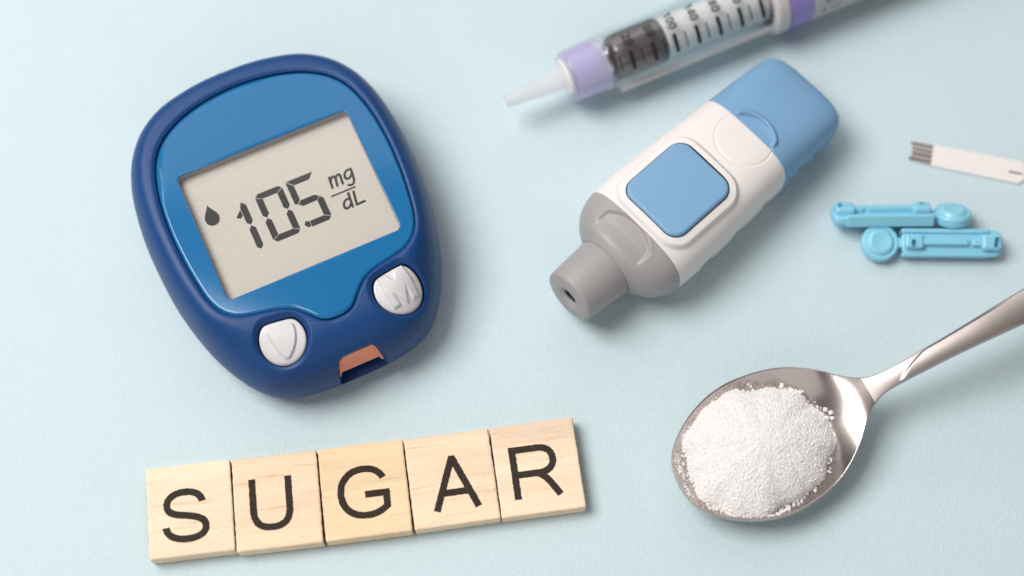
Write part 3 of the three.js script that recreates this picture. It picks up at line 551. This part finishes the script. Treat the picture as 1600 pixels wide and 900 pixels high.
// ---------------------------------------------------------------- lancets
{
  const rbox = (x0, y0, z0, x1, y1, z1, r = 0.35) => { const g = new RoundedBoxGeometry(x1 - x0, y1 - y0, z1 - z0, 3, r); g.translate((x0 + x1) / 2, (y0 + y1) / 2, (z0 + z1) / 2); return g; };
  function build(t) {
    // axis along x at the origin; the cap's disc faces up
    const L0 = 4.8, L1 = 27.6;
    const core = slab(roundedRect(L0, -3.05, L1, 3.05, 2.0, 6).map(p => [p[0] < L0 + 3 ? Math.max(L0, p[0] - (p[0] < L0 + 2.2 ? 0 : 0)) : p[0], p[1]]), -1.0, 0.9, 0.4, 3);
    const pieces = [core, rbox(L0 - 0.07, -1.5, -3.17, L1 - 3.0, 1.5, -2.1, 0.4), rbox(L0 - 0.07, -1.5, 2.2, L1 - 3.0, 1.0, 3.17, 0.4), rbox(L0 + 4, 0.2, -0.75, L1 - 8, 2.3, 0.75, 0.45), rbox(L0 + 4, -2.4, -0.75, L1 - 8, 0, 0.75, 0.45), rbox(L1 - 7.2, 0.2, -0.8, L1 - 3.4, 2.2, 0.9, 0.45)];
    part('body', mergeGeometries(pieces.map(g => { g = g.index ? g.toNonIndexed() : g; g.deleteAttribute('uv'); return g; })), M.lancetBlue, t);
    const b1 = carve(rbox(L0 + 0.4, -2.3, -1.7, L0 + 4.6, 2.7, 1.6, 0.7), [new THREE.CylinderGeometry(0.75, 0.75, 8, 20).scale(0.8, 1, 1.25).translate(L0 + 2.3, 2, 0.5)]);
    const b2 = carve(rbox(L1 - 5.2, -2.3, -1.9, L1 - 0.5, 2.7, 1.9, 0.9), [new THREE.BoxGeometry(1.0, 6, 2.4).rotateY(-0.2).translate(L1 - 1.9, 3, 0.2)]);
    part('end_block', b1, M.lancetBlue, t); part('end_block', b2, M.lancetBlue, t);
    part('neck', rbox(3.4, -1.0, -1.1, 5.4, 0.7, 1.1, 0.3), M.lancetBlue, t);
    const cap = lathe([[0.01, -1.6], [3.9, -1.6], [4.2, -1.3], [4.25, 0.2], [4.05, 0.75], [3.6, 0.9], [3.3, 0.7], [3.05, 0.75], [2.85, 1.2], [2.4, 1.55], [1.9, 1.5], [1.4, 1.3], [0.01, 1.25]], 64);
    part('twist_cap', cap, M.lancetBlue, t);
  }
  const a = thing('lancet', 'front light blue lancet with its round cap at the left end', 'lancet', 83.4, -9.7, -0.005, 'light blue plastic lancets'); build(a); a.position.y = 3.3 * MM;
  a.rotation.set(0.2, -0.01, 0, 'YXZ');
  const b = a.clone(); b.name = 'lancet_001'; scene.add(b); b.userData = { label: 'rear light blue lancet turned on its side with its cap at the right', category: 'lancet', group: 'light blue plastic lancets' };
  b.position.set(0.1002, 0.0044, -0.0163); b.rotation.set(0.66, Math.PI + 0.01, 0, 'YXZ');
}

// ---------------------------------------------------------------- spoon and sugar
{
  const TURN = 0.46, SX = 54.56, SZ = 38.6, ZC = -0.2;
  const t = thing('teaspoon', 'polished steel teaspoon heaped with white sugar', 'spoon', SX, SZ, TURN);
  const half = curve([[-21.45, 0.0], [-21.2, 2.6], [-20.5, 4.9], [-19, 7.2], [-17, 9.2], [-14.2, 11.3], [-10.5, 13.3], [-6, 14.85], [-1, 15.5], [4, 15.1], [8, 14.25], [11.5, 12.85], [14.8, 10.8], [17.8, 8.35], [20.3, 5.85], [22.6, 3.85], [25, 2.55], [27.5, 1.98], [31, 1.85], [36.8, 1.95], [44, 2.15], [56, 2.8], [68, 3.5], [84, 4.6], [97, 5.2], [103, 4.6], [106.5, 3], [108, 0.4]]);
  const rim = curve([[-21.5, 8.6], [-12, 7.9], [0, 7.6], [7, 7.9], [12, 8.7], [18, 10.05], [26, 11.9], [34, 13.8], [46, 16.4], [58, 18.6], [70, 19.9], [84, 19], [98, 15.6], [108, 12.4]]);
  // the bowl is hollowed deepest under the heap and runs out flat into the rising neck
  const deep = (s, u) => { const q = (s + 1) / (s < -1 ? 20.6 : 23); return 7.2 * Math.pow(Math.max(0, 1 - Math.pow(Math.abs(q), 2.2)), lerp(0.9, 2.0, smooth(-3, 14, s))) * (1 - Math.pow(Math.abs(u), lerp(2.5, 2, smooth(0, 16, s)))); };
  const topY = (s, u) => {
    const d = deep(s, u), hd = smooth(17, 40, s);
    let y = rim(s) - d;
    y += hd * 0.34 * (1 - u * u);
    const edge = s - (31.2 + 7.5 * Math.pow((1 - u) / 2, 1.7)); y += 0.32 * smooth(-0.25, 0.25, edge) * smooth(1, 0.8, Math.abs(u)) * smooth(64, 48, s);
    return y;
  };
  const sList = []; for (let k = 0; k <= 150; k++) { const f = k / 150; sList.push(-21.44 + 46 * (0.5 - 0.5 * Math.cos(Math.acos(1 - 1) * 0 + Math.PI * f * 0.5) ) * 2 * 0.5 + 0); }
  sList.length = 0; for (let k = 0; k <= 120; k++) sList.push(-21.44 + 45.44 * (1 - Math.cos(k / 120 * Math.PI / 2)));
  const cut = sList.length - 1; for (let k = 1; k <= 170; k++) sList.push(24 + 84 * k / 170);
  const NU = 72, rows = sList.map(s => {
    const hw = half(s), r = [], th = lerp(1.25, 1.9, smooth(18, 34, s));
    for (let j = 0; j <= NU; j++) { const u = -Math.cos(j / NU * Math.PI) * 0.5 + lerp(-1, 1, j / NU) * 0.5; r.push([s, topY(s, u), ZC + u * hw]); }
    for (const [o, y] of [[0.22, 0.12], [0.3, 0.5], [0.2, 0.85]]) r.push([s, topY(s, 1) - th * y, ZC + hw + o * Math.min(1, hw / 3)]);
    for (let j = NU; j >= 0; j--) { const u = -Math.cos(j / NU * Math.PI) * 0.5 + lerp(-1, 1, j / NU) * 0.5; const flat = smooth(16, 36, s); r.push([s, Math.max(lerp(topY(s, u), rim(s) + 0.2 - 0.5 * (1 - u * u), flat) - th, 0.02), ZC + u * hw]); }
    for (const [o, y] of [[0.2, 0.85], [0.3, 0.5], [0.22, 0.12]]) r.push([s, topY(s, -1) - th * y, ZC - hw - o * Math.min(1, hw / 3)]);
    return r;
  });
  const full = surface(rows, { around: true, capFirst: [-21.47, rim(-21.44) - 0.6, ZC], capLast: [108.02, rim(108) - 0.6, ZC] });
  const C = rows[0].length, per = C * 6, ia = Array.from(full.index.array);
  const bowl = full.clone(); bowl.setIndex(ia.slice(0, per * cut)); const handle = full.clone(); handle.setIndex(ia.slice(per * cut));
  part('bowl', bowl, M.steel, t); part('handle', handle, M.steelSatin, t);

  // sugar: a mound of loose crystals
  const heap = thing('sugar_heap', 'heap of loose white sugar crystals lying in the spoon', 'sugar', SX, SZ, TURN); heap.userData.kind = 'stuff';
  const rnd = prng(7), gauss = () => (rnd() + rnd() + rnd() - 1.5) / 1.5;
  const hx = -2.2, hz = 0.0, ax = 15.9, az = 13.4;
  const rho = (x, z) => { const a = Math.atan2((z - hz) / az, (x - hx) / ax); const wob = 1 + 0.035 * Math.sin(3 * a + 1) + 0.03 * Math.sin(7 * a) + 0.02 * Math.sin(13 * a + 2); return Math.pow(Math.pow(Math.abs((x - hx) / ax), 2.25) + Math.pow(Math.abs((z - hz) / az), 2.25), 1 / 2.25) / wob; };
  const bowlY = (x, z) => { const hw = half(x); return topY(x, clamp((z - ZC) / Math.max(hw, 0.1), -1, 1)); };
  const heapY = (x, z) => { const r = rho(x, z); const core = 6.2 + 6.6 * Math.pow(Math.max(0, 1 - Math.pow(r, 1.7)), 0.72); return Math.max(lerp(core, bowlY(x, z) - 0.2, smooth(0.94, 1.06, r)), bowlY(x, z) - 0.2) + 0.2 * (noise(x * 0.5 + 50, z * 0.5 + 50, 3) - 0.5) * smooth(1, 0.9, r); };
  const mrows = []; for (let i = 1; i <= 60; i++) { const r = []; for (let j = 0; j < 140; j++) { const a = j / 140 * 2 * Math.PI, f = i / 60 * 1.0; const x = hx + ax * f * Math.cos(a), z = hz + az * f * Math.sin(a); r.push([x, heapY(x, z) - 0.25, z]); } mrows.push(r); }
  const mound = surface(mrows.reverse(), { around: true, capLast: [hx, heapY(hx, hz) - 0.25, hz] });
  const sugarWhite = std({ color: lin(0.93, 0.91, 0.90), roughness: 0.8 });
  const mm = part('mound', mound, sugarWhite, heap); mm.userData.kind = 'stuff';
  const crystal = new RoundedBoxGeometry(1, 0.9, 1.15, 1, 0.2); crystal.deleteAttribute('uv');
  { const q = crystal.attributes.position; for (let i = 0; i < q.count; i++) { const x = q.getX(i), y = q.getY(i), z = q.getZ(i); q.setXYZ(i, x * (1 + 0.15 * z), y * (1 - 0.12 * x), z); } }
  crystal.scale(MM, MM, MM);
  const spots = [];
  while (spots.length < 32000) {
    const x = hx + (rnd() * 2 - 1) * ax * 1.05, z = hz + (rnd() * 2 - 1) * az * 1.05, r = rho(x, z); if (r > 1.01) continue;
    if (Math.abs(z - ZC) > half(x) - 0.7) continue;
    const sz = 0.34 + 0.36 * rnd() * rnd() + 0.1 * rnd(); spots.push([x, heapY(x, z) - 0.08 + 0.16 * gauss(), z, sz]);
  }
  for (let k = 0; k < 260; k++) { const a = rnd() * 2 * Math.PI, f = 0.97 + 0.13 * rnd() * rnd(); const x = hx + ax * f * Math.cos(a), z = hz + az * f * Math.sin(a); if (Math.abs(z - ZC) < half(x) - 0.9) spots.push([x, bowlY(x, z) + 0.2, z, 0.25 + 0.35 * rnd()]); }
  const clump = (x, z, n, sx, sz, s0, s1) => { for (let k = 0; k < n; k++) { const X = x + gauss() * sx, Z = z + gauss() * sz; if (Math.abs(Z - ZC) < half(X) - 0.5) spots.push([X, bowlY(X, Z) + 0.16, Z, s0 + (s1 - s0) * rnd()]); } };
  clump(-19.2, -3.4, 46, 0.9, 2.6, 0.22, 0.5); clump(-18.6, -6.0, 26, 1, 1.4, 0.2, 0.4); clump(-20.1, 1.5, 22, 0.6, 2.6, 0.2, 0.45); clump(-15, -11, 12, 2.2, 0.8, 0.2, 0.4); clump(-16.5, 6.6, 40, 2.4, 1.6, 0.25, 0.5); clump(-5, 14, 46, 6, 0.7, 0.3, 0.6);
  for (const [x, z, s] of [[9.6, -10.2, 0.95], [9.9, -9.3, 0.8], [10.9, -8.3, 1.0], [11.6, -7.7, 0.9], [12.3, -7.2, 0.85], [14.9, -1.2, 0.85], [15.5, 0, 0.9], [14.4, 0.5, 0.95], [15.2, 1.2, 0.8]]) spots.push([x, bowlY(x, z) + s * 0.4, z, s]);
  const grainMat = phys({ color: lin(0.967, 0.95, 0.943), roughness: 0.28, transmission: 0.14, thickness: 0, ior: 1.5 });
  const im = new THREE.InstancedMesh(crystal, grainMat, spots.length); im.name = 'crystals'; im.castShadow = im.receiveShadow = true; im.userData.kind = 'stuff';
  const o = new THREE.Object3D(); spots.forEach(([x, y, z, s], i) => { o.position.set(x * MM, y * MM, z * MM); o.rotation.set(rnd() * 6.3, rnd() * 6.3, rnd() * 6.3); o.scale.set(s, s, s * (0.75 + 0.3 * rnd())); o.updateMatrix(); im.setMatrixAt(i, o.matrix); });
  heap.add(im);
}

renderer.render(scene, camera);
